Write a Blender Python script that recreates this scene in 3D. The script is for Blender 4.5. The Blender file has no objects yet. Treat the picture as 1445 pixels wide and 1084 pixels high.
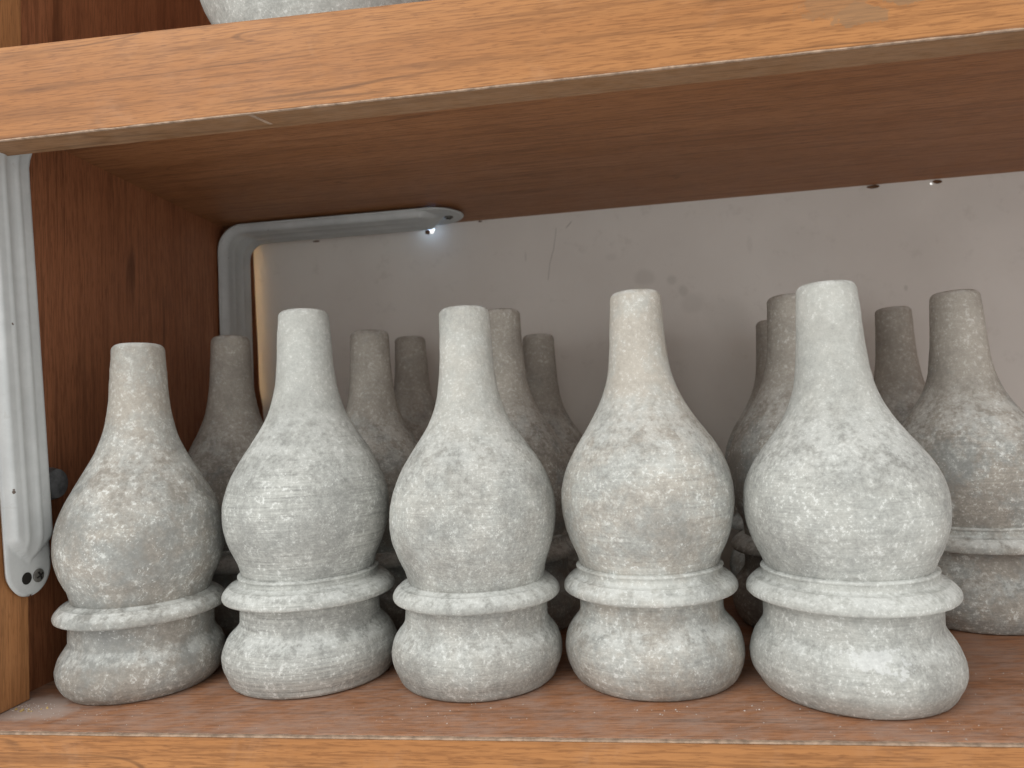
import bpy, bmesh, math, random
from mathutils import Vector, Matrix, noise as mnoise

S = bpy.context.scene
# ------------------------------------------------------------------ camera
cam_d = bpy.data.cameras.new('camera')
cam = bpy.data.objects.new('camera', cam_d)
S.collection.objects.link(cam)
S.camera = cam
cam_d.sensor_width = 36.0
cam_d.lens = 1000.0 / 1445.0 * 36.0
cam_d.clip_start = 0.01
cam_d.clip_end = 50
YAW, PITCH, ROLL = 0.130585, 0.049997, -0.04706
_f = Vector((-math.sin(YAW)*math.cos(PITCH), math.cos(YAW)*math.cos(PITCH), math.sin(PITCH)))
_r = Vector((math.cos(YAW), math.sin(YAW), 0))
_u = _r.cross(_f)
_R = math.cos(ROLL)*_r + math.sin(ROLL)*_u
_U = -math.sin(ROLL)*_r + math.cos(ROLL)*_u
M = Matrix.Identity(4)
for i in range(3):
    M[i][0] = _R[i]; M[i][1] = _U[i]; M[i][2] = -_f[i]
M.translation = (0.117158, -0.350007, 0.154745)
cam.matrix_world = M
cam_d.dof.use_dof = True
cam_d.dof.focus_distance = 0.41
cam_d.dof.aperture_fstop = 11.0

# ------------------------------------------------------------------ light
W = bpy.data.worlds.new('World'); S.world = W; W.use_nodes = True
bg = W.node_tree.nodes['Background']
bg.inputs[0].default_value = (1.0, 0.985, 0.96, 1)
bg.inputs[1].default_value = 1.2

def area(name, loc, target, sx, sy, power, col):
    d = bpy.data.lights.new(name, 'AREA'); d.shape = 'RECTANGLE'; d.size = sx; d.size_y = sy
    d.energy = power; d.color = col
    o = bpy.data.objects.new(name, d); S.collection.objects.link(o)
    o.location = loc
    o.rotation_euler = (Vector(target) - Vector(loc)).to_track_quat('-Z', 'Y').to_euler()
    return o
area('window_light', (-0.75, -1.25, 1.25), (0.1, 0.08, 0.12), 1.0, 0.8, 14, (0.97, 1.0, 0.99))
# daylight outside, behind the thin back panel: at its nail holes and along its left edge
area('daylight_at_hole', (-0.0529, 0.362, 0.3546), (-0.050, 0.352, 0.3512), 0.010, 0.010, 0.10, (0.34, 0.58, 1.0))
area('daylight_at_small_hole', (-0.1917, 0.385, 0.3631), (-0.177, 0.352, 0.3532), 0.015, 0.015, 0.012, (1.0, 0.9, 0.85))
area('daylight_at_far_hole', (0.4452, 0.385, 0.3666), (0.4296, 0.352, 0.3565), 0.02, 0.02, 0.012, (1.0, 0.93, 0.85))
area('daylight_at_edge', (-0.2415, 0.3590, 0.27), (-0.2412, 0.352, 0.27), 0.005, 0.17, 0.20, (1.0, 0.76, 0.44))

S.view_settings.view_transform = 'Standard'
S.view_settings.look = 'None'
S.view_settings.exposure = 0.0
S.view_settings.gamma = 1.0
S.view_settings.use_curve_mapping = False
S.render.engine = 'CYCLES'
S.cycles.max_bounces = 8
S.cycles.diffuse_bounces = 3
S.cycles.use_denoising = True
S.cycles.use_adaptive_sampling = True
S.cycles.adaptive_threshold = 0.02
# ------------------------------------------------------------------ helpers
def link(o): S.collection.objects.link(o); return o

def obj(name, verts, faces, mat, parent=None, smooth=False, flat_angle=None):
    me = bpy.data.meshes.new(name)
    me.from_pydata([tuple(v) for v in verts], [], faces)
    me.validate(); me.update()
    bm = bmesh.new(); bm.from_mesh(me); bmesh.ops.recalc_face_normals(bm, faces=bm.faces); bm.to_mesh(me); bm.free()
    if smooth:
        for p in me.polygons: p.use_smooth = True
    if mat: me.materials.append(mat)
    o = link(bpy.data.objects.new(name, me))
    if parent: o.parent = parent
    return o

def empty(name, loc, label, cat, group=None):
    o = link(bpy.data.objects.new(name, None)); o.empty_display_size = 0.02
    o.location = loc; o['label'] = label; o['category'] = cat
    if group: o['group'] = group
    return o

def bevel(o, w=0.0008, seg=2):
    m = o.modifiers.new('bevel', 'BEVEL'); m.width = w; m.segments = seg; m.limit_method = 'ANGLE'
    return o

def prism(name, xs, prof, mat, parent, bev=0.0008):
    """loft a (y,z) profile given per x station; prof(x) -> list of (y,z)"""
    v = []; f = []
    n = len(prof(xs[0]))
    for x in xs: v += [(x, y, z) for y, z in prof(x)]
    for k in range(len(xs)-1):
        for j in range(n):
            a = k*n+j; b = k*n+(j+1) % n
            f.append((a, b, b+n, a+n))
    f.append(tuple(range(n))[::-1]); f.append(tuple(range((len(xs)-1)*n, len(xs)*n)))
    o = obj(name, v, f, mat, parent)
    if bev: bevel(o, bev)
    return o

def box(name, x0, x1, y0, y1, z0, z1, mat, parent, bev=0.0008):
    return prism(name, [x0, x1], lambda x: [(y0, z0), (y1, z0), (y1, z1), (y0, z1)], mat, parent, bev)

class NT:
    def __init__(s, name):
        s.m = bpy.data.materials.new(name); s.m.use_nodes = True
        s.t = s.m.node_tree; s.n = s.t.nodes; s.n.clear()
        s.out = s.n.new('ShaderNodeOutputMaterial'); s.b = s.n.new('ShaderNodeBsdfPrincipled')
        s.t.links.new(s.b.outputs[0], s.out.inputs[0])
    def set(s, sock, v):
        if hasattr(v, 'is_linked'): s.t.links.new(v, sock)
        elif isinstance(v, (tuple, list)) and sock.type == 'RGBA' and len(v) == 3: sock.default_value = (*v, 1)
        else: sock.default_value = v
    def coord(s, kind='Object'): return s.n.new('ShaderNodeTexCoord').outputs[kind]
    def geo(s, kind): return s.n.new('ShaderNodeNewGeometry').outputs[kind]
    def attr(s, nm):
        a = s.n.new('ShaderNodeAttribute'); a.attribute_type = 'OBJECT'; a.attribute_name = nm; return a.outputs['Fac']
    def vm(s, op, a, b):
        n = s.n.new('ShaderNodeVectorMath'); n.operation = op; s.set(n.inputs[0], a); s.set(n.inputs[1], b)
        return n.outputs['Value'] if op in ('DISTANCE', 'DOT_PRODUCT', 'LENGTH') else n.outputs[0]
    def comb(s, x, y, z):
        n = s.n.new('ShaderNodeCombineXYZ')
        for i, v in enumerate((x, y, z)): s.set(n.inputs[i], v)
        return n.outputs[0]
    def sep(s, v):
        n = s.n.new('ShaderNodeSeparateXYZ'); s.set(n.inputs[0], v); return n.outputs
    def noise(s, v, scale, detail=4, rough=0.55, dist=0.0):
        n = s.n.new('ShaderNodeTexNoise'); s.set(n.inputs['Vector'], v); n.inputs['Scale'].default_value = scale
        n.inputs['Detail'].default_value = detail; n.inputs['Roughness'].default_value = rough
        n.inputs['Distortion'].default_value = dist
        return n.outputs['Fac']
    def voro(s, v, scale, feat='F1'):
        n = s.n.new('ShaderNodeTexVoronoi'); n.feature = feat; s.set(n.inputs['Vector'], v); n.inputs['Scale'].default_value = scale
        return n.outputs['Distance']
    def math(s, op, a, b=0.0, c=0.0, clamp=False):
        n = s.n.new('ShaderNodeMath'); n.operation = op; n.use_clamp = clamp
        s.set(n.inputs[0], a); s.set(n.inputs[1], b); s.set(n.inputs[2], c); return n.outputs[0]
    def mul(s, a, b): return s.math('MULTIPLY', a, b)
    def add(s, a, b): return s.math('ADD', a, b)
    def ss(s, v, lo, hi):
        n = s.n.new('ShaderNodeMapRange'); n.interpolation_type = 'SMOOTHSTEP'
        s.set(n.inputs['Value'], v); n.inputs['From Min'].default_value = lo; n.inputs['From Max'].default_value = hi
        return n.outputs[0]
    def mix(s, f, a, b, blend='MIX'):
        n = s.n.new('ShaderNodeMix'); n.data_type = 'RGBA'; n.blend_type = blend
        s.set(n.inputs[0], f); s.set(n.inputs[6], a); s.set(n.inputs[7], b); return n.outputs[2]
    def bump(s, h, strength, dist):
        n = s.n.new('ShaderNodeBump'); n.inputs['Strength'].default_value = strength; n.inputs['Distance'].default_value = dist
        s.set(n.inputs['Height'], h); s.t.links.new(n.outputs[0], s.b.inputs['Normal'])
    def fin(s, col, rough=0.6, spec=0.3, metal=0.0):
        s.set(s.b.inputs['Base Color'], col); s.set(s.b.inputs['Roughness'], rough)
        s.b.inputs['Specular IOR Level'].default_value = spec; s.b.inputs['Metallic'].default_value = metal
        return s.m

# ------------------------------------------------------------------ materials
def stone_mat():
    k = NT('pale_grey_stone')
    seed = k.attr('seed'); warm = k.attr('warm'); white = k.attr('white'); grain = k.attr('grain'); rings = k.attr('rings')
    o3 = k.coord(); zl = k.sep(o3)[2]
    co = k.vm('ADD', o3, k.comb(k.mul(seed, 1.37), k.mul(seed, 2.11), k.mul(seed, 0.63)))
    sc = k.n.new('ShaderNodeVectorMath'); sc.operation = 'SCALE'; k.set(sc.inputs[0], co); k.set(sc.inputs['Scale'], grain)
    co = sc.outputs[0]
    x, y, z = k.sep(co)
    cloud = k.noise(co, 24, 4, 0.60)
    patch = k.noise(co, 95, 5, 0.72)
    mott = k.noise(co, 350, 3, 0.70)
    fine = k.noise(co, 950, 2, 0.6)
    lin = k.noise(k.comb(k.mul(x, 26), k.mul(y, 26), k.mul(z, 900)), 1.0, 3, 0.7)
    curl = k.math('ABSOLUTE', k.math('SUBTRACT', k.noise(co, 130, 3, 0.6), 0.5))
    dkn = k.noise(co, 44, 4, 0.72)
    nk = k.ss(zl, 0.115, 0.185)                       # the slim neck is cleaner, handled smooth
    calm = k.math('SUBTRACT', 1.0, k.mul(nk, 0.38))
    rings = k.mul(rings, k.math('SUBTRACT', 1.0, k.mul(nk, 0.8)))
    tone = k.add(k.add(k.mul(cloud, 0.42), k.mul(patch, 0.20)), k.add(k.mul(mott, 0.28), k.mul(fine, 0.16)))
    tone = k.add(tone, k.mul(k.math('SUBTRACT', lin, 0.5), k.mul(k.ss(cloud, 0.34, 0.60), k.mul(rings, 0.42))))
    tone = k.add(k.mul(k.math('SUBTRACT', tone, 0.53), calm), k.add(0.53, k.mul(nk, 0.05)))
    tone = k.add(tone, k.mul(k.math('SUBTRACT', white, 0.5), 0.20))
    base = k.mix(k.ss(tone, 0.35, 0.73), (0.232, 0.236, 0.224), (0.515, 0.524, 0.494))
    dk = k.mul(k.ss(dkn, 0.60, 0.78), 0.34)
    base = k.mix(dk, base, (0.175, 0.18, 0.178))
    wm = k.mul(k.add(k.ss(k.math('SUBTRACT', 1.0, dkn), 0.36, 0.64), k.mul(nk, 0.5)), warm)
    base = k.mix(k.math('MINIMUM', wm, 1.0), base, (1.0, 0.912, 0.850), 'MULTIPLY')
    # chalk: flecks, curls and rubbed-in powder
    fl = k.mul(k.ss(mott, 0.585, 0.635), k.ss(k.add(cloud, k.mul(patch, 0.5)), 0.62, 0.86))
    sp = k.mul(k.ss(fine, 0.645, 0.685), k.ss(patch, 0.44, 0.56))
    cr = k.mul(k.ss(curl, 0.014, 0.004), k.mul(k.ss(patch, 0.50, 0.60), k.ss(mott, 0.44, 0.56)))
    ch = k.math('MAXIMUM', k.math('MAXIMUM', k.mul(fl, 0.92), k.mul(cr, 0.8)), sp)
    base = k.mix(k.mul(k.mul(ch, 0.68), calm), base, (0.72, 0.735, 0.715))
    nz = k.sep(k.geo('Normal'))[2]
    pw = k.mul(k.ss(nz, 0.20, 0.80), k.ss(k.add(patch, k.mul(mott, 0.4)), 0.56, 0.78))
    base = k.mix(k.mul(pw, 0.50), base, (0.66, 0.675, 0.655))
    # one rubbed white smear low on the foot (only where the vase carries it)
    u_ = k.vm('DOT_PRODUCT', o3, (0.957, -0.291, 0.0)); fr = k.vm('DOT_PRODUCT', o3, (-0.291, -0.957, 0.0))
    pn = k.math('SUBTRACT', k.add(k.mul(patch, 0.7), k.mul(cloud, 0.3)), 0.5)
    du = k.add(k.math('ABSOLUTE', k.math('SUBTRACT', u_, 0.006)), k.mul(pn, 0.080))
    dz = k.add(k.math('ABSOLUTE', k.math('SUBTRACT', zl, 0.0285)), k.mul(pn, 0.034))
    mk = k.mul(k.mul(k.ss(du, 0.0130, 0.0095), k.ss(dz, 0.0046, 0.0030)), k.mul(k.ss(fr, 0.0, 0.01), k.attr('mark')))
    base = k.mix(k.mul(mk, 0.48), base, (0.72, 0.735, 0.73))
    h = k.add(k.add(k.mul(mott, 0.9), k.mul(fine, 0.3)), k.mul(lin, k.mul(rings, 0.55)))
    k.bump(h, 0.42, 0.0009)
    return k.fin(base, 0.9, 0.15)

def wood_mat(name, axis, dark, mid, light, dust=0.0, dustcol=(0.40, 0.325, 0.285), rough=0.5, stain=None, linew=0.5):
    k = NT(name)
    co = k.coord(); x, y, z = k.sep(co)
    a = {'x': x, 'y': y, 'z': z}
    def st(al, ac):    # stretched along the grain
        return k.comb(*[k.mul(a[q], al if q == axis else ac) for q in 'xyz'])
    wob = k.noise(st(2.5, 9), 1.0, 2, 0.5)
    base_v = st(1.6, 38)
    big = k.noise(k.vm('ADD', base_v, k.comb(0, k.mul(wob, 2.4), k.mul(wob, 2.4))), 1.0, 3, 0.55)
    med = k.noise(st(7, 260), 1.0, 3, 0.6)
    fin = k.noise(st(55, 1100), 1.0, 2, 0.6)
    pore = k.ss(k.noise(st(120, 1250), 1.0, 2, 0.5), 0.58, 0.70)
    ln = k.noise(k.vm('ADD', st(0.9, 46), k.comb(0, k.mul(wob, 3.0), k.mul(wob, 3.0))), 1.0, 1, 0.4)
    line = k.mul(k.mul(k.ss(k.math('ABSOLUTE', k.math('SUBTRACT', k.math('FRACT', k.mul(ln, 5.0)), 0.5)), 0.045, 0.008), k.ss(k.noise(st(6, 40), 1.0, 2, 0.5), 0.42, 0.66)), linew)
    c = k.mix(k.ss(k.add(k.mul(big, 0.6), k.mul(med, 0.4)), 0.34, 0.66), mid, light)
    c = k.mix(k.mul(k.ss(med, 0.46, 0.66), 0.55), c, dark)
    c = k.mix(k.mul(k.ss(fin, 0.46, 0.64), 0.55), c, dark)
    c = k.mix(k.mul(pore, 0.55), c, dark)
    c = k.mix(line, c, tuple(q*0.42 for q in dark))
    if dust:
        dn = k.noise(co, 34, 4, 0.7); dn2 = k.noise(k.comb(k.add(k.mul(x, 60), k.mul(y, 25)), k.add(k.mul(y, 220), k.mul(x, -95)), 0), 1.0, 4, 0.6)
        m = k.mul(k.ss(k.add(k.mul(dn, 0.6), k.mul(dn2, 0.4)), 0.36, 0.66), dust)
        m = k.add(m, k.mul(k.ss(k.noise(co, 700, 2, 0.6), 0.66, 0.76), 0.25*dust))
        if stain:     # heaped dust in the corner: (x, y, radius)
            d = k.vm('DISTANCE', k.vm('MULTIPLY', co, (1, 1.6, 0)), (stain[0], stain[1]*1.6, 0))
            d = k.add(d, k.mul(k.math('SUBTRACT', dn, 0.5), 0.055))
            m = k.math('MAXIMUM', m, k.mul(k.ss(d, stain[2], stain[2]*0.45), 0.85))
        c = k.mix(k.math('MINIMUM', m, 0.9), c, dustcol)
        r = k.add(k.mul(m, 0.35), rough)
    else: r = k.add(k.mul(k.noise(co, 30, 4, 0.6), 0.2), rough-0.1)
    return k, c, r

def simple(name, col, rough=0.6, spec=0.3, metal=0.0, var=0.15, scale=60, bump=0.0):
    k = NT(name); co = k.coord()
    n = k.noise(co, scale, 5, 0.65)
    c = k.mix(k.ss(n, 0.3, 0.7), tuple(q*(1-var) for q in col), tuple(min(1, q*(1+var)) for q in col))
    if bump: k.bump(n, bump, 0.001)
    return k.fin(c, rough, spec, metal)

STONE = stone_mat()
k, c, r = wood_mat('orange_teak_laminate', 'x', (0.165, 0.060, 0.015), (0.32, 0.128, 0.036), (0.40, 0.176, 0.056), linew=0.65)
# old sticker residue near the upper edge (grey-brown, ragged)
co = k.coord(); x, y, z = k.sep(co)
dn = k.noise(co, 75, 5, 0.7)
def rag(x0, z0, rx, rz):
    d = k.vm('LENGTH', k.vm('MULTIPLY', k.vm('SUBTRACT', co, (x0, 0, z0)), (1/rx, 0, 1/rz)), (0, 0, 0))
    return k.ss(k.add(d, k.mul(k.math('SUBTRACT', dn, 0.5), 3.2)), 1.06, 0.90)
m1 = k.math('MAXIMUM', k.mul(rag(0.2475, 0.340, 0.012, 0.0055), 0.55), k.mul(rag(0.268, 0.3475, 0.011, 0.0050), 0.6))
m1 = k.math('MAXIMUM', m1, k.mul(rag(0.234, 0.3455, 0.016, 0.006), 0.35))
c = k.mix(m1, c, (0.20, 0.125, 0.066))
# rubbed pale grime
gr = k.mul(k.ss(k.noise(co, 14, 6, 0.7, 0.5), 0.52, 0.75), 0.16)
c = k.mix(gr, c, (0.52, 0.36, 0.25))
WOOD_FRONT = k.fin(c, r, 0.35)
k, c, r = wood_mat('brown_teak_laminate_underside', 'x', (0.155, 0.060, 0.024), (0.30, 0.128, 0.052), (0.37, 0.168, 0.075), rough=0.5, linew=0.35)
WOOD_UNDER = k.fin(c, r, 0.3)
k, c, r = wood_mat('red_brown_side_laminate', 'z', (0.135, 0.048, 0.021), (0.28, 0.106, 0.047), (0.35, 0.140, 0.065), rough=0.5, linew=0.6)
WOOD_SIDE = k.fin(c, r, 0.3)
k, c, r = wood_mat('orange_side_edge', 'z', (0.20, 0.085, 0.032), (0.34, 0.15, 0.058), (0.42, 0.20, 0.08), rough=0.5)
WOOD_STILE = k.fin(c, r, 0.3)
k, c, r = wood_mat('dusty_shelf_top', 'x', (0.13, 0.052, 0.024), (0.34, 0.15, 0.070), (0.43, 0.20, 0.100), dust=0.42, rough=0.5, stain=(-0.225, 0.03, 0.042))
WOOD_TOP = k.fin(c, r, 0.3)
k, c, r = wood_mat('raw_grey_brown_edge', 'x', (0.14, 0.072, 0.034), (0.235, 0.126, 0.062), (0.28, 0.155, 0.080), dust=0.18, dustcol=(0.33, 0.25, 0.185), rough=0.7)
RAW = k.fin(c, r, 0.15)
PALE = simple('pale_glue_line', (0.33, 0.235, 0.17), 0.8, 0.1, var=0.35, scale=170)

def back_mat():
    k = NT('off_white_hardboard'); co = k.coord()
    n = k.noise(co, 7, 5, 0.6); n2 = k.noise(co, 45, 6, 0.7)
    c = k.mix(k.ss(n, 0.3, 0.7), (0.66, 0.63, 0.60), (0.72, 0.695, 0.665))
    c = k.mix(k.mul(k.ss(n2, 0.56, 0.72), 0.22), c, (0.36, 0.33, 0.30))
    x, y, z = k.sep(co)
    def dot(x0, z0, rx, rz, f, col):
        nonlocal c
        d = k.vm('LENGTH', k.vm('MULTIPLY', k.vm('SUBTRACT', co, (x0, 0, z0)), (1/rx, 0, 1/rz)), (0, 0, 0))
        c = k.mix(k.mul(k.ss(k.add(d, k.mul(k.math('SUBTRACT', n2, 0.5), 1.2)), 1.3, 0.5), f), c, col)
    for q in [(0.160, 0.287, .010, .008, .5), (0.187, 0.283, .005, .005, .6), (0.197, 0.272, .005, .006, .6), (0.206, 0.259, .012, .010, .35),
              (0.236, 0.245, .02, .02, .25), (0.13, 0.31, .006, .004, .3), (0.045, 0.317, .0012, .005, .6), (0.262, 0.312, .003, .009, .3),
              (0.43, 0.29, .03, .04, .15), (0.40, 0.26, .002, .003, .8), (0.47, 0.33, .04, .02, .18), (0.3, 0.3, .03, .03, .12)]:
        dot(*q[:4], q[4]*0.36, (0.22, 0.21, 0.19))
    # scratches: thin slanted lines
    def scratch(x0, z0, x1, z1, w):
        nonlocal c
        L = math.hypot(x1-x0, z1-z0); ux, uz = (x1-x0)/L, (z1-z0)/L
        px = k.math('SUBTRACT', x, x0); pz = k.math('SUBTRACT', z, z0)
        al = k.add(k.mul(px, ux), k.mul(pz, uz))
        ac = k.math('ABSOLUTE', k.add(k.add(k.mul(px, -uz), k.mul(pz, ux)), k.mul(k.math('SUBTRACT', k.noise(co, 30, 2, .5), 0.5), 0.006)))
        m = k.mul(k.ss(ac, w, w*0.2), k.mul(k.ss(al, 0, 0.004), k.ss(al, L, L-0.004)))
        c = k.mix(k.mul(m, 0.5), c, (0.15, 0.14, 0.13))
    scratch(0.078, 0.345, 0.066, 0.29, 0.0006); scratch(0.094, 0.350, 0.086, 0.341, 0.0009)
    k.fin(c, 0.55, 0.3)
    tr = k.n.new('ShaderNodeBsdfTranslucent'); tr.inputs[0].default_value = (0.9, 0.8, 0.66, 1)
    mx = k.n.new('ShaderNodeMixShader'); mx.inputs[0].default_value = 0.10
    k.t.links.new(k.b.outputs[0], mx.inputs[1]); k.t.links.new(tr.outputs[0], mx.inputs[2]); k.t.links.new(mx.outputs[0], k.out.inputs[0])
    return k.m
BACK = back_mat()

def bracket_mat():
    k = NT('grey_white_enamelled_steel'); co = k.coord()
    n = k.noise(co, 30, 6, 0.7); n2 = k.noise(co, 160, 5, 0.7, 0.8)
    c = k.mix(k.ss(n, 0.35, 0.7), (0.45, 0.468, 0.468), (0.53, 0.548, 0.546))
    c = k.mix(k.mul(k.ss(n2, 0.60, 0.72), 0.35), c, (0.36, 0.355, 0.34))
    ch = k.ss(k.noise(co, 75, 3, 0.6), 0.715, 0.73)
    c = k.mix(ch, c, (0.10, 0.075, 0.06))
    return k.fin(c, 0.5, 0.4)
STEEL = bracket_mat()
SCREW = simple('dull_screw_steel', (0.20, 0.195, 0.18), 0.45, 0.4, 0.7, var=0.3, scale=400)
DARK = simple('dark_recess', (0.02, 0.018, 0.016), 0.9, 0.1)
KNOB = simple('black_plastic', (0.085, 0.087, 0.09), 0.42, 0.4, var=0.35, scale=180, bump=0.15)
CRUMB = simple('white_stone_dust', (0.55, 0.53, 0.50), 0.95, 0.1, var=0.25, scale=300)
FLAKE = simple('yellow_wood_flake', (0.45, 0.32, 0.13), 0.8, 0.2, var=0.3, scale=300)

# ------------------------------------------------------------------ the shelf unit
XL, XR = -0.247, 0.86          # inner faces of the two side panels
XST = -0.2353                  # inner face of the front stile
D = 0.35                       # back panel
FB = 0.3245                    # bottom of upper front board
def zc(x): return 0.3575 + 0.006*x      # underside of upper shelf
ZT = 0.372                     # top of the upper shelf

unit = empty('wooden_shelf_unit', (0, 0, 0), 'orange brown wooden shelf unit with white back panel holding the stone vases', 'shelf unit')
NX = [XL-0.02 + i*(XR+0.04-XL)/14 for i in range(15)]
# lower shelf
box('lower_shelf', XL-0.02, XR+0.02, 0.0012, D+0.05, -0.050, 0.0, WOOD_TOP, unit, 0.0006)
box('shelf_edge_band', XL-0.02, XR+0.02, -0.0012, 0.0004, -0.0495, -0.0014, WOOD_FRONT, unit, 0.0004)
def wavy(z0, y0, y1, h, seed):
    rnd = random.Random(seed)
    v = []; f = []
    N = 260
    for i in range(N+1):
        x = XL-0.015 + i*(XR-XL+0.03)/N
        q = mnoise.noise(Vector((x*60, seed, 0)))*0.0004 + mnoise.noise(Vector((x*300, seed, 3)))*0.00025
        q2 = mnoise.noise(Vector((x*200, seed, 7)))*0.0003
        v += [(x, y0+q2, z0(x)), (x, y1, z0(x)), (x, y1, z0(x)+h+q), (x, y0+q2, z0(x)+h+q)]
    for i in range(N):
        for j in range(4):
            a = i*4+j; b = i*4+(j+1) % 4
            f.append((a, b, b+4, a+4))
    f += [(3, 2, 1, 0), (N*4, N*4+1, N*4+2, N*4+3)]
    return v, f
v, f = wavy(lambda x: -0.0012, -0.00125, 0.0008, 0.00095, 2.0)
obj('worn_edge_strip', v, f, PALE, unit)
# upper shelf board and its front board, which hangs lower
prism('upper_shelf', NX, lambda x: [(0.0215, zc(x)), (D-0.0003, zc(x)), (D-0.0003, ZT), (0.0215, ZT)], WOOD_UNDER, unit, 0.0005)
def ftop(x): return 0.3738 + 0.0162*max(0.0, 0.045-x)
FX = [XL-0.02, -0.15, -0.05, 0.045, 0.2, 0.5, XR+0.02]
prism('front_board_laminate', FX, lambda x: [(0.0, FB+0.0005), (0.0012, FB+0.0005), (0.0012, ftop(x)), (0.0, ftop(x))], WOOD_FRONT, unit, 0.0004)
prism('front_board', FX, lambda x: [(0.0013, FB), (0.0208, FB), (0.0208, ftop(x)-0.0004), (0.0013, ftop(x)-0.0004)], RAW, unit, 0.0006)
v, f = wavy(lambda x: FB-0.0003, -0.0003, 0.0012, 0.0007, 5.0)
obj('worn_edge_strip', v, f, PALE, unit)
# a dark glue joint where front board meets the shelf underside
# side panels (left one seen; right one unseen, added to stop light from that end), front stiles
box('side_panel', XL-0.020, XL, 0.0425, D+0.05, -0.0005, 0.80, WOOD_SIDE, unit, 0.0006)
box('side_stile', XST-0.034, XST, 0.0016, 0.0420, 0.0004, FB-0.0006, WOOD_STILE, unit, 0.0007)
box('side_stile', XST-0.034, XST, 0.0216, 0.0420, ZT+0.0006, 0.80, WOOD_STILE, unit, 0.0007)
box('side_panel', XR, XR+0.020, 0.0016, D+0.05, 0.0004, 0.80, WOOD_SIDE, unit, 0.0006)
box('unseen_top_board', XL-0.02, XR+0.02, 0.002, D+0.05, 0.801, 0.825, WOOD_UNDER, unit, 0.0006)  # unseen board, added to block light above the upper compartment

# back panel with its nail holes and the gap along its left edge
def panel_with_holes(name, outline, holes, y, th, mat):
    cu = bpy.data.curves.new(name, 'CURVE'); cu.dimensions = '2D'; cu.fill_mode = 'BOTH'; cu.extrude = th/2
    for pts in [outline] + holes:
        sp = cu.splines.new('POLY'); sp.points.add(len(pts)-1); sp.use_cyclic_u = True
        for p, q in zip(sp.points, pts): p.co = (q[0], q[1], 0, 1)
    tmp = link(bpy.data.objects.new('tmp', cu))
    dg = bpy.context.evaluated_depsgraph_get()
    me = bpy.data.meshes.new_from_object(tmp.evaluated_get(dg))
    bpy.data.objects.remove(tmp)
    me.transform(Matrix(((1, 0, 0, 0), (0, 0, -1, y + th/2), (0, 1, 0, 0), (0, 0, 0, 1))))
    me.materials.clear(); me.materials.append(mat)
    o = link(bpy.data.objects.new(name, me)); o.parent = unit
    return o
def hole(x, z, rx, rz, seed, n=14):
    rd = random.Random(seed)
    return [(x + rx*math.cos(2*math.pi*i/n)*rd.uniform(.8, 1.2), z + rz*math.sin(2*math.pi*i/n)*rd.uniform(.8, 1.2)) for i in range(n)]
outl = [(XL+0.0004, 0.0004), (XL+0.0004, ZT), (XR-0.001, ZT), (XR-0.001, 0.0004)]
panel_with_holes('back_panel', outl,
    [hole(-0.0500, 0.3512, 0.0034, 0.0032, 1), hole(-0.177, 0.3532, 0.0011, 0.0011, 2), hole(0.4296, 0.3565, 0.0016, 0.0014, 3)],
    D, 0.003, BACK)
box('upper_back_panel', XL+0.0005, XR-0.0005, D, D+0.003, ZT+0.0008, 0.80, WOOD_SIDE, unit, 0)
v = [(XL+0.0004, D-0.0012, 0.3545), (-0.2437, D-0.0012, 0.3545), (-0.2437, D-0.0012, 0.33), (-0.2422, D-0.0012, 0.2657), (-0.2412, D-0.0012, 0.20), (-0.2382, D-0.0012, 0.18), (-0.2295, D-0.0012, 0.0004), (XL+0.0004, D-0.0012, 0.0004)]
n8 = len(v); v += [(a, D-0.0002, q) for a, _, q in v]
obj('edge_strip', v, [tuple(range(n8)), tuple(range(n8, 2*n8))] + [(i, (i+1) % n8, n8+(i+1) % n8, n8+i) for i in range(n8)], WOOD_SIDE, unit)
# chipped spots along the top of the back panel
for (cx, cz, rx, rz, sd) in [(0.4345, 0.3577, 0.0045, 0.0018, 4), (0.3777, 0.3578, 0.0055, 0.0018, 5), (0.0005, 0.3565, 0.002, 0.0008, 6), (-0.0545, 0.3500, 0.003, 0.0026, 7), (-0.1735, 0.3500, 0.004, 0.0010, 8)]:
    p = [q for q in hole(cx, cz, rx, rz, sd, 10)]
    v = [(a, D-0.0004, b) for a, b in p] + [(cx, D-0.0009, cz)]
    obj('chip', v, [(i, (i+1) % 10, 10) for i in range(10)], simple('exposed_brown_core', (0.13, 0.07, 0.04), 0.9, 0.1, var=0.4, scale=500) if sd == 4 else bpy.data.materials['exposed_brown_core'], unit)

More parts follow.
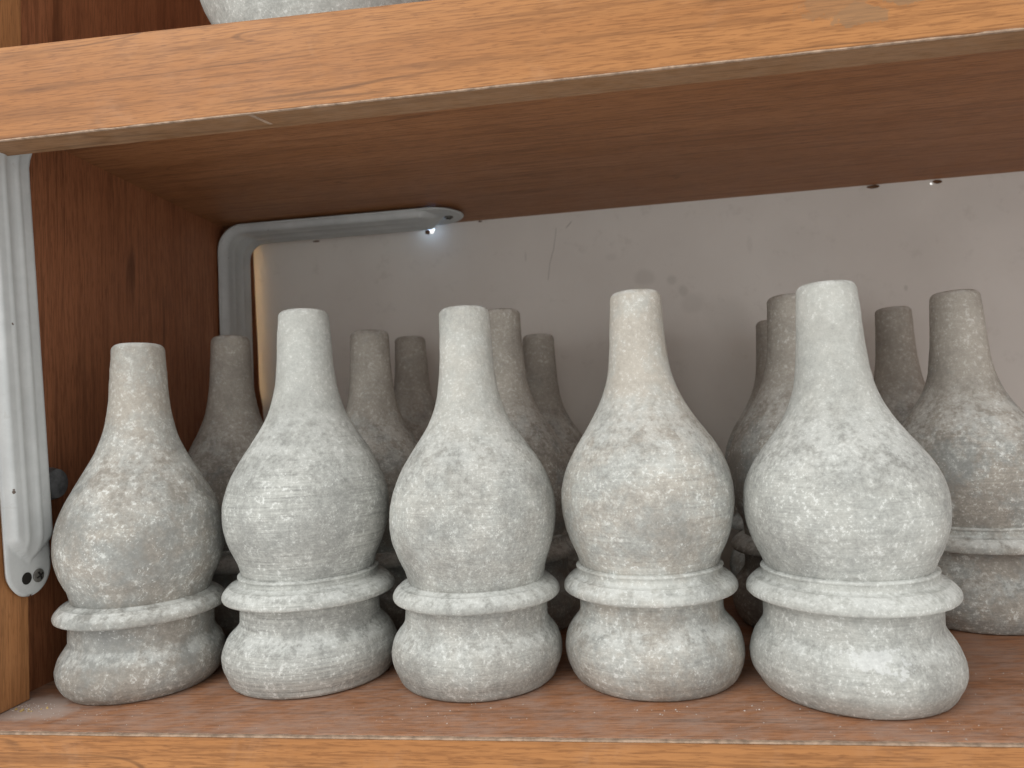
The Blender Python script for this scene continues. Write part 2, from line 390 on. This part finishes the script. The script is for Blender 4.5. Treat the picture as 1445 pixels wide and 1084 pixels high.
# ------------------------------------------------------------------ steel corner brackets
def bracket(x0, z_ceil, ycen, width, z_bot, x_end, tilt, R, ridge, name='corner_bracket'):
    """pressed steel strip bent to an L: up the side panel (x0), round the corner, along under the shelf"""
    zt = z_ceil
    Lv = (zt - R) - z_bot; La = R*math.pi/2; Lh = (x_end - x0) - R
    L = Lv + La + Lh
    NS, NV = 150, 44
    def frame(s):
        if s < Lv: return Vector((x0, 0, z_bot + s)), Vector((1, 0, 0)), Vector((0, 0, 1))
        if s < Lv + La:
            a = (s - Lv)/R
            return Vector((x0 + R - R*math.cos(a), 0, zt - R + R*math.sin(a))), Vector((math.cos(a), 0, -math.sin(a))), Vector((math.sin(a), 0, math.cos(a)))
        return Vector((x0 + R + s - Lv - La, 0, zt)), Vector((0, 0, -1)), Vector((1, 0, 0))
    def sst(a, b, t):
        t = max(0, min(1, (t-a)/(b-a))); return t*t*(3-2*t)
    v = []; f = []
    w2 = width/2
    for i in range(NS+1):
        # denser near the rounded ends
        t = i/NS
        s = L*(t - math.sin(2*math.pi*t)/(2*math.pi)*0.75)
        e = min(s, L-s)
        hw = w2 if e >= w2 else math.sqrt(max(0, w2*w2 - (w2-e)**2))
        hw = max(hw, 0.0012)
        P, N, T = frame(s)
        for j in range(NV+1):
            u = -1 + 2*j/NV
            y = hw*u
            un = y/w2
            # raised channel with two rolled ribs; fades out before the screw at either end
            on = sst(0.016, 0.036, e)
            ww = 0.90*on + 0.02
            h = ridge*on*(1 - sst(ww-0.14, ww, abs(un)))
            h += ridge*0.10*on*(math.exp(-((abs(un+0.05)-0.30)/0.09)**2) - 0.7*math.exp(-((un+0.05)/0.16)**2))
            h += 0.0006*sst(0.90, 1.0, abs(u))*(-1)
            yy = ycen + y + tilt*(max(0.0, z_bot + Lv - P.z) if s < Lv else 0.0)
            q = P + N*(0.0018 + h); v.append((q.x, yy, q.z))
    M1 = NV+1
    for i in range(NS):
        for j in range(NV):
            a = i*M1+j; f.append((a, a+1, a+1+M1, a+M1))
    o = obj(name, v, f, STEEL, unit, smooth=True)
    m = o.modifiers.new('solid', 'SOLIDIFY'); m.thickness = 0.0014; m.offset = -1
    return o

def disc(name, loc, nrm, r, h, mat, parent, seg=20, dome=0.0):
    q = Vector(nrm).to_track_quat('Z', 'Y'); v = []; f = []
    rings = [(r, 0), (r, h*0.7), (r*0.88, h), (r*0.45, h+dome*0.7)]
    for rr, hh in rings:
        for i in range(seg):
            a = 2*math.pi*i/seg; v.append(Vector(loc) + q @ Vector((rr*math.cos(a), rr*math.sin(a), hh)))
    v.append(Vector(loc) + q @ Vector((0, 0, h+dome)))
    for k_ in range(3):
        for i in range(seg):
            a = k_*seg+i; b = k_*seg+(i+1) % seg; f.append((a, b, b+seg, a+seg))
    for i in range(seg): f.append((3*seg+i, 3*seg+(i+1) % seg, 4*seg))
    f.append(tuple(range(seg))[::-1])
    return obj(name, v, f, mat, parent, smooth=False)

def screw(loc, nrm, r, parent, rot=0.4):
    s = disc('screw', loc, nrm, r, 0.0010, SCREW, parent, 20, 0.0006)
    q = Vector(nrm).to_track_quat('Z', 'Y')
    return s
def slot_mesh(loc, nrm, r, rot, z):
    q = Vector(nrm).to_track_quat('Z', 'Y'); v = []; f = []
    for k_ in range(2):
        a = rot + k_*math.pi/2; b0 = len(v)
        for (sx, sy) in ((-1, -1), (1, -1), (1, 1), (-1, 1)):
            px, py = sx*r*0.62, sy*r*0.13
            for hh in (z-0.0006, z + k_*0.00008):
                v.append(Vector(loc) + q @ Vector((px*math.cos(a)-py*math.sin(a), px*math.sin(a)+py*math.cos(a), hh)))
        f += [(b0, b0+2, b0+4, b0+6), (b0+1, b0+3, b0+5, b0+7)]
        for i in range(4):
            j = (i+1) % 4; f.append((b0+2*i, b0+2*j, b0+2*j+1, b0+2*i+1))
    return v, f

fb = bracket(XST+0.0004, zc(XST)-0.0006, 0.0232, 0.0325, 0.0635, 0.02, 0.066, 0.034, 0.0055)
fb['label'] = 'grey white steel bracket running up the left side near the front'
sl = (XST+0.0037, 0.0450, 0.0735)
screw(sl, (1, 0, 0), 0.0040, fb); v, f = slot_mesh(sl, (1, 0, 0), 0.0040, 0.5, 0.0017); obj('screw_slot', v, f, DARK, fb)
ho = disc('screw_hole', (XST+0.0037, 0.0365, 0.0735), (1, 0, 0), 0.0036, 0.0002, DARK, fb)
disc('screw_hole', (XST+0.0036, 0.0385, 0.2990), (1, 0.3, 0), 0.0016, 0.0002, DARK, fb)
rb = bracket(XL+0.0006, zc(-0.13)-0.0012, 0.3100, 0.0560, 0.120, -0.0105, 0.0, 0.026, 0.0050)
rb['label'] = 'greyish steel bracket in the back corner under the upper shelf'
for (x_, y_) in [(-0.0235, 0.3110)]:
    z_ = zc(-0.13)-0.0012-0.0033
    screw((x_, y_, z_), (0, 0, -1), 0.0045, rb); v, f = slot_mesh((x_, y_, z_), (0, 0, -1), 0.0045, 0.3, 0.0017); obj('screw_slot', v, f, DARK, rb)
disc('screw_hole', (-0.190, 0.2905, zc(-0.13)-0.0047), (0, 0, -1), 0.0042, 0.0003, DARK, rb)
disc('screw_hole', (XL+0.0042, 0.2985, 0.3065), (1, 0, 0), 0.0036, 0.0003, DARK, rb)
# black cap on the side panel behind the front bracket
kb = disc('black_cap', (XL, 0.0605, 0.1277), (1, 0, 0), 0.0105, 0.0160, KNOB, unit, 28, 0.0008)
kb['label'] = 'black plastic cap behind the front bracket'
# scar of old glue on the front board's underside, and a strip of clear tape at its far end
v = [(-0.0650, 0.0010, FB-0.0003), (-0.0625, 0.0010, FB-0.0003), (-0.0575, 0.0150, FB-0.0003), (-0.0595, 0.0150, FB-0.0003)]
v += [(a, b, FB+0.0002) for a, b, _ in v]
obj('glue_scar', v, [(0, 1, 2, 3), (4, 5, 6, 7), (0, 1, 5, 4), (1, 2, 6, 5), (2, 3, 7, 6), (3, 0, 4, 7)], PALE, unit)

# ------------------------------------------------------------------ vases
VASES = [
(-0.1840,0.0755,0.2152, [43.4, 44.5, 45.7, 46.9, 47.8, 48.4, 48.7, 48.9, 48.8, 48.3, 47.7, 47.1, 46.0, 44.6, 43.3, 42.2, 42.0, 42.0, 42.0, 42.0, 42.4, 43.8, 45.5, 47.2, 48.3, 48.9, 48.5, 46.4, 43.5, 41.5, 41.2, 41.9, 43.1, 44.3, 45.3, 46.2, 46.9, 47.4, 48.0, 48.5, 49.1, 49.4, 49.5, 49.6, 49.7, 49.6, 49.5, 49.3, 48.9, 48.5, 48.1, 47.8, 47.3, 46.6, 45.8, 44.9, 44.0, 43.2, 42.1, 40.9, 39.9, 38.9, 37.7, 36.8, 35.7, 34.4, 33.0, 32.0, 31.0, 29.9, 28.6, 27.3, 26.5, 25.7, 24.7, 23.8, 22.9, 22.1, 21.5, 21.1, 20.6, 20.2, 19.8, 19.4, 18.9, 18.5, 18.3, 18.1, 17.8, 17.6, 17.4, 17.2, 17.1, 17.0, 16.9, 16.8, 16.7, 16.6, 16.5, 16.4, 16.3, 16.2, 16.0, 15.9, 15.8, 15.7] , [0.0, 0.03, 0.17, 0.25, 0.12, 0.17, 0.28, 0.18, 0.21, 0.47, 0.56, 0.46, 0.33, 0.22, 0.16, 0.14, 0.13, 0.11] ),
(-0.0776,0.0919,0.2325, [50.2, 50.5, 51.1, 51.9, 52.7, 53.5, 54.1, 54.3, 54.4, 54.3, 53.9, 53.1, 52.3, 51.4, 50.0, 48.0, 46.0, 44.3, 43.5, 43.3, 43.4, 43.6, 44.4, 46.1, 48.2, 50.3, 51.8, 52.5, 52.7, 52.1, 49.9, 47.4, 45.2, 43.7, 42.8, 42.6, 43.0, 43.8, 44.8, 45.9, 46.9, 47.9, 48.6, 49.2, 49.7, 50.2, 50.8, 51.3, 51.7, 51.8, 51.9, 51.9, 52.0, 52.0, 52.0, 51.9, 51.6, 51.1, 50.5, 49.9, 49.4, 48.8, 47.9, 47.1, 46.0, 45.0, 43.9, 42.9, 42.0, 40.8, 39.5, 38.2, 36.8, 35.4, 34.0, 32.9, 31.8, 30.6, 29.3, 28.1, 26.8, 25.8, 24.8, 24.0, 23.2, 22.7, 22.1, 21.4, 20.8, 20.4, 19.8, 19.4, 19.0, 18.7, 18.6, 18.4, 18.2, 18.0, 17.8, 17.6, 17.5, 17.5, 17.4, 17.4, 17.3, 17.3, 17.3, 17.2, 17.1, 16.9, 16.8, 16.6, 16.4, 16.2, 16.1] , [-0.41, -0.39, -0.55, -0.44, -0.24, -0.78, -1.09, -1.14, -1.0, -0.56, -0.05, 0.43, 0.88, 1.09, 0.97, 0.83, 0.75, 0.68, 0.69, 0.72] ),
(0.0316,0.0864,0.2263, [47.2, 47.6, 48.4, 49.2, 50.2, 51.0, 51.6, 51.9, 52.1, 52.1, 51.8, 51.4, 50.8, 49.9, 48.6, 46.9, 45.4, 44.3, 43.7, 43.6, 43.6, 43.7, 44.2, 45.5, 47.4, 49.1, 50.0, 50.3, 49.8, 47.6, 44.9, 43.1, 42.8, 43.3, 44.1, 45.0, 46.0, 46.8, 47.4, 48.0, 48.6, 49.3, 50.0, 50.5, 50.8, 51.1, 51.4, 51.5, 51.6, 51.6, 51.5, 51.3, 51.2, 51.0, 50.6, 50.2, 49.6, 48.9, 48.3, 47.6, 46.7, 45.9, 45.0, 44.0, 42.9, 41.7, 40.6, 39.0, 37.5, 36.2, 34.6, 33.1, 31.9, 30.6, 29.0, 27.7, 26.4, 25.2, 24.3, 23.5, 22.8, 21.9, 21.1, 20.6, 20.1, 19.6, 19.3, 18.9, 18.6, 18.3, 18.0, 17.8, 17.6, 17.4, 17.2, 17.0, 16.9, 16.8, 16.7, 16.6, 16.5, 16.4, 16.3, 16.2, 16.1, 16.0, 16.0, 15.9, 15.9, 15.8, 15.8, 15.7] , [-0.44, -0.53, -0.69, -0.39, 0.35, 0.38, -0.2, -0.32, -0.02, 0.3, 0.55, 0.65, 0.51, 0.29, 0.15, 0.06, -0.01, -0.06, -0.02] ),
(0.1375,0.0891,0.2295, [47.7, 48.3, 49.2, 50.0, 50.9, 51.5, 51.9, 52.3, 52.4, 52.4, 52.1, 51.8, 51.3, 50.6, 49.7, 48.3, 46.6, 44.8, 43.3, 42.5, 42.3, 42.2, 42.3, 42.9, 44.4, 46.4, 48.4, 49.8, 50.4, 50.4, 49.7, 48.0, 45.5, 43.1, 42.2, 42.3, 43.1, 44.3, 45.4, 46.2, 47.0, 47.7, 48.5, 49.0, 49.4, 49.8, 50.2, 50.6, 51.0, 51.3, 51.5, 51.5, 51.5, 51.5, 51.4, 51.1, 50.8, 50.4, 49.8, 49.4, 48.9, 48.1, 47.3, 46.2, 45.2, 44.3, 43.3, 42.3, 41.0, 39.8, 38.3, 36.9, 35.4, 34.2, 32.8, 31.1, 29.8, 28.9, 27.9, 26.9, 25.5, 24.2, 23.3, 22.7, 22.1, 21.5, 20.7, 19.9, 19.3, 18.9, 18.6, 18.3, 18.1, 17.8, 17.5, 17.3, 17.1, 16.9, 16.8, 16.7, 16.6, 16.5, 16.4, 16.3, 16.2, 16.1, 16.0, 15.9, 15.8, 15.7, 15.6, 15.5, 15.4] , [0.19, -0.05, -0.12, -0.21, -0.25, -0.17, 0.1, 0.24, 0.37, 0.76, 1.19, 1.34, 1.15, 0.88, 0.71, 0.63, 0.57, 0.6, 0.7] ),
(0.2446,0.0695,0.2233, [48.7, 49.2, 50.1, 51.3, 52.4, 53.3, 53.8, 54.0, 54.1, 54.0, 53.6, 53.0, 52.2, 51.4, 50.3, 48.9, 47.5, 46.3, 45.6, 45.4, 45.4, 45.4, 45.6, 46.6, 48.4, 50.4, 52.1, 53.0, 53.1, 52.7, 51.4, 49.3, 46.7, 44.5, 44.0, 44.4, 45.4, 46.4, 47.4, 48.4, 49.3, 49.9, 50.5, 51.0, 51.5, 52.0, 52.4, 52.5, 52.6, 52.6, 52.5, 52.4, 52.2, 52.0, 51.8, 51.5, 50.9, 50.1, 49.2, 48.5, 47.5, 46.4, 44.8, 43.6, 42.2, 40.6, 39.0, 37.4, 35.8, 34.5, 33.0, 31.4, 30.0, 28.8, 27.5, 26.5, 25.5, 24.6, 23.7, 23.0, 22.3, 21.6, 21.1, 20.6, 20.2, 19.9, 19.6, 19.3, 19.0, 18.8, 18.6, 18.4, 18.2, 18.0, 17.8, 17.7, 17.6, 17.4, 17.3, 17.2, 17.1, 17.1, 17.0, 16.9, 16.8, 16.6, 16.4, 16.2, 16.0, 15.8] , [0.84, 0.34, -0.09, 0.03, 0.37, 0.21, 0.06, 0.09, 0.1, 0.06, -0.02, -0.1, -0.19, -0.28, -0.38, -0.45, -0.54, -0.61, -0.69] ),
]
def cat(pts, n):
    """Catmull-Rom through (r,z) points, n samples per span"""
    P = [pts[0]] + list(pts) + [pts[-1]]; out = []
    for i in range(1, len(P)-2):
        p0, p1, p2, p3 = P[i-1], P[i], P[i+1], P[i+2]
        for j in range(n):
            t = j/n
            out.append(tuple(0.5*((2*b) + (-a+c_)*t + (2*a-5*b+4*c_-d)*t*t + (-a+3*b-3*c_+d)*t**3) for a, b, c_, d in zip(p0, p1, p2, p3)))
    out.append(pts[-1]); return out

def lathe(name, prof, offf, seed, mat, parent, seg=112, amp=0.00035):
    """closed surface of revolution, slightly out of true like a hand-turned stone"""
    v = []; f = []
    n = len(prof)
    for (r, z) in prof:
        o = offf(z)
        for i in range(seg):
            a = 2*math.pi*i/seg
            w = amp*mnoise.noise(Vector((math.cos(a)*1.6 + seed*5, math.sin(a)*1.6, z*38))) \
              + amp*0.55*mnoise.noise(Vector((math.cos(a)*6 + seed*9, math.sin(a)*6, z*150))) \
              + amp*0.40*mnoise.noise(Vector((math.cos(a)*14 + seed*3, math.sin(a)*14, z*330)))
            rr = max(0.0005, r + w*min(1, r/0.012))
            v.append((o + rr*math.cos(a), rr*math.sin(a), z))
    for k_ in range(n-1):
        for i in range(seg):
            a = k_*seg+i; b = k_*seg+(i+1) % seg; f.append((a, b, b+seg, a+seg))
    v.append((offf(prof[0][1]), 0, prof[0][1])); v.append((offf(prof[-1][1]), 0, prof[-1][1]))
    for i in range(seg):
        f.append((len(v)-2, (i+1) % seg, i)); f.append((len(v)-1, (n-1)*seg+i, (n-1)*seg+(i+1) % seg))
    return obj(name, v, f, mat, parent, smooth=True)

def make_vase(loc, h, rad, off, label, cat_, group, seed, warm, white, ridge=True, rs=1.0, rot=0.0, mark=0.0, rings=0.6):
    R_ = [q/1000.0 for q in rad]
    Z = [0.002*i for i in range(len(R_))]
    sc = h/(Z[-1] + 0.004)
    if sc == 0: sc = 1
    def offf(z):
        t = z/sc/0.012; i = max(0, min(len(off)-2, int(t))); u = min(1.0, max(0.0, t-i))
        return (off[i]*(1-u) + off[i+1]*u)/1000.0
    # landmarks in the measured outline
    ic = max(range(20, 34), key=lambda i: R_[i])             # collar
    inn = min(range(14, ic), key=lambda i: R_[i])            # neck of the foot
    ij = min(range(ic, ic+10), key=lambda i: R_[i])          # where the belly leaves the collar
    zcol = Z[ic]; rcol = R_[ic] + 0.0009; rn = R_[inn]; rj = R_[ij] - 0.0012
    root = empty('stone_vase', loc, label, cat_, group); root.rotation_euler.z = rot
    def S_(p): return [(r*rs, z*sc) for r, z in p]
    # foot: measured outline up to its neck, then straight up into the collar
    foot = [(R_[0]-0.0035, 0.0), (R_[0]-0.0012, 0.0006), (R_[0]+0.0002, 0.0020)] + [(R_[i], Z[i]) for i in range(2, inn, 1) if Z[i] < zcol-0.0125] + [(rn, Z[inn]), (rn-0.0001, zcol-0.010), (rn, zcol-0.0060), (rn-0.0006, zcol-0.002), (rn-0.004, zcol+0.001)]
    foot = cat(foot, 2)
    lo = zcol-0.0058; ck = min(0.0046, (rcol-rj)*0.52)
    col = [(rn-0.004, lo+0.0002), (rn+0.0006, lo+0.0001), (rn+0.60*(rcol-rn), lo+0.0001), (rcol-0.0014, lo+0.0002), (rcol-0.0003, lo+0.0011), (rcol, lo+0.0028),
           (rcol-0.0007, lo+0.0048), (rcol-0.0026, lo+0.0070), (rcol-ck, lo+0.0088), (rcol-ck-0.0003, lo+0.00885)]
    if ridge:
        zb = lo+0.0152
        col += [(rj+0.0030, lo+0.0097), (rj+0.0020, lo+0.0114), (rj+0.0019, lo+0.0130), (rj+0.0025, lo+0.0140), (rj+0.0018, lo+0.0150), (rj-0.002, lo+0.0157)]
    else:
        zb = lo+0.0106
        col += [(rj+0.0026, lo+0.0094), (rj+0.0008, lo+0.0104), (rj-0.003, lo+0.0110)]
    col = cat(col, 4)
    body = [(rj-0.005, zb-0.004), (rj-0.0008, zb-0.0016), (rj+0.0001, zb)] + [(R_[i], Z[i]) for i in range(ij+1, len(R_)) if Z[i] > zb+0.0030]
    zt = Z[-1]; rt = R_[-1]
    # smooth the measured belly and neck
    bb = body[3:]
    for _ in range(9):
        bb = [bb[0]] + [((bb[i-1][0]+2*bb[i][0]+bb[i+1][0])/4, bb[i][1]) for i in range(1, len(bb)-1)] + [bb[-1]]
    body = body[:3] + bb
    body = cat(body, 1)
    body += [(rt-0.0002, zt+0.0008), (rt-0.0008, zt+0.0020), (rt-0.0020, zt+0.0032), (rt-0.0040, zt+0.0039), (rt*0.5, zt+0.0043)]
    for nm, pr in (('foot', foot), ('collar', col), ('body', body)):
        o = lathe(nm, S_(pr), offf, seed, STONE, root)
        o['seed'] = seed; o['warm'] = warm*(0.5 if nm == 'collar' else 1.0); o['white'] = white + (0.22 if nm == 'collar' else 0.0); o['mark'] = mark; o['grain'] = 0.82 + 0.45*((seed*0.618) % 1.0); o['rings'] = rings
    return root

FR = 'stone vases in the front row'
front = [
 ('squat grey stone vase at the left end of the front row beside the bracket', 0.9, 0.30, False),
 ('pale greenish stone vase with rough white streaks, second from left in front row', 0.08, 0.56, True),
 ('pale grey stone vase in the middle of the front row', 0.30, 0.55, False),
 ('beige tinted stone vase, fourth from left in the front row', 0.80, 0.55, True),
 ('largest looking pale stone vase with white patch on its foot, right end of front row', 0.15, 0.62, True),
]
for i, (lb, wm, wt, rg) in enumerate(front):
    x_, y_, h_, rad, off = VASES[i]
    make_vase((x_, y_, 0.0), h_, rad, off, lb, 'vase', FR, 1.7+i*2.3, wm, wt, rg, mark=1.0 if i == 4 else 0.0, rings=(0.3, 1.3, 0.7, 0.7, 0.6)[i])
BR = 'stone vases in the rows behind'
back = [  # x, y, h, outline, radius scale, label
 (-0.1872, 0.197, 0.2340, 0, 0.96, 'shaded stone vase in second row, leftmost, in front of the back corner bracket'),
 (-0.0701, 0.203, 0.2317, 2, 0.98, 'shaded stone vase in second row showing right of the second front vase'),
 (0.0383, 0.198, 0.2407, 2, 1.0, 'shaded stone vase in second row close behind the middle front vase, right shoulder showing'),
 (0.2545, 0.192, 0.2362, 3, 1.0, 'shaded stone vase in second row behind the left side of the rightmost front vase'),
 (0.3720, 0.200, 0.2322, 4, 1.0, 'grey stone vase in second row cut by the right edge of the photo'),
 (-0.0640, 0.302, 0.2374, 3, 0.92, 'dim stone vase in third row just left of the middle front vase neck'),
 (0.0580, 0.300, 0.2315, 2, 0.92, 'dim stone vase in third row with dark smudge on its neck'),
 (0.1581, 0.301, 0.2345, 2, 0.94, 'dim stone vase in third row almost hidden behind the beige front vase'),
 (0.2669, 0.298, 0.2313, 3, 0.94, 'dim stone vase in third row, thin dark edge left of the rightmost front vase'),
 (0.3690, 0.303, 0.2362, 2, 0.92, 'dim stone vase in third row left of the vase cut by the right edge'),
]
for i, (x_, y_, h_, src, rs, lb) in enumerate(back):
    make_vase((x_, y_, 0.0), h_, VASES[src][3], [0.0]*20, lb, 'vase', BR, 20.3+i*1.9, 1.6, 0.30, i % 2 == 0, rs)  # high warm value paints warm bounced light into the back rows' colour

# stone vessel on the upper shelf, only its rounded underside shows at the top of the picture
tv = empty('stone_vessel', (-0.055, 0.090, ZT), 'pale stone vessel on the upper shelf cut off by the top of photo', 'vessel')
pr = cat([(0.040, 0.0), (0.050, 0.002), (0.058, 0.018), (0.0660, 0.038), (0.0755, 0.056), (0.0785, 0.070), (0.0780, 0.095), (0.070, 0.120), (0.054, 0.145), (0.036, 0.165), (0.026, 0.190), (0.024, 0.230), (0.022, 0.233), (0.010, 0.234)], 6)
o = lathe('body', pr, lambda z: 0.0, 44.0, STONE, tv); o['seed'] = 44.0; o['warm'] = 0.0; o['white'] = 0.8; o['grain'] = 1.0; o['rings'] = 0.6; o['mark'] = 0.0

# ------------------------------------------------------------------ crumbs of stone dust on the shelf
rnd = random.Random(11)
def crumbs(name, spots, mat, label, cat_):
    v = []; f = []
    for (cx, cy, sp, n, smin, smax) in spots:
        for _ in range(n):
            x_ = cx + rnd.gauss(0, sp); y_ = cy + rnd.gauss(0, sp*0.45)
            if y_ < 0.001: y_ = abs(y_)+0.001
            s_ = rnd.uniform(smin, smax); b0 = len(v); a0 = rnd.uniform(0, 6.28)
            for i in range(5):
                a = a0 + i*2*math.pi/5; rr = s_*rnd.uniform(.6, 1.3)
                v.append((x_+rr*math.cos(a), y_+rr*math.sin(a), 0.00002))
            v.append((x_+s_*rnd.uniform(-.3, .3), y_+s_*rnd.uniform(-.3, .3), s_*rnd.uniform(.4, .9)))
            for i in range(5): f.append((b0+i, b0+(i+1) % 5, b0+5))
            f.append((b0+4, b0+3, b0+2, b0+1, b0))
    o = obj(name, v, f, mat); o['kind'] = 'stuff'; o['label'] = label; o['category'] = cat_
crumbs('stone_crumbs', [(0.03, 0.030, 0.022, 26, .00012, .0005), (0.147, 0.034, 0.014, 18, .0001, .0005), (0.19, 0.036, 0.012, 9, .0001, .0006),
    (-0.19, 0.02, 0.02, 50, .0001, .0004), (-0.225, 0.03, 0.008, 90, .0001, .0005), (0.24, 0.012, 0.05, 60, .0001, .0004), (0.0, 0.012, 0.12, 130, .00008, .0003), (0.33, 0.06, 0.05, 60, .0001, .0004)],
    CRUMB, 'fine white stone dust crumbs scattered on the shelf', 'dust')
crumbs('yellow_flakes', [(-0.2245, 0.027, 0.003, 9, .0006, .0014), (-0.214, 0.030, 0.002, 3, .0004, .0009)], FLAKE, 'tiny yellow flakes in the dusty left corner of the shelf', 'flakes')
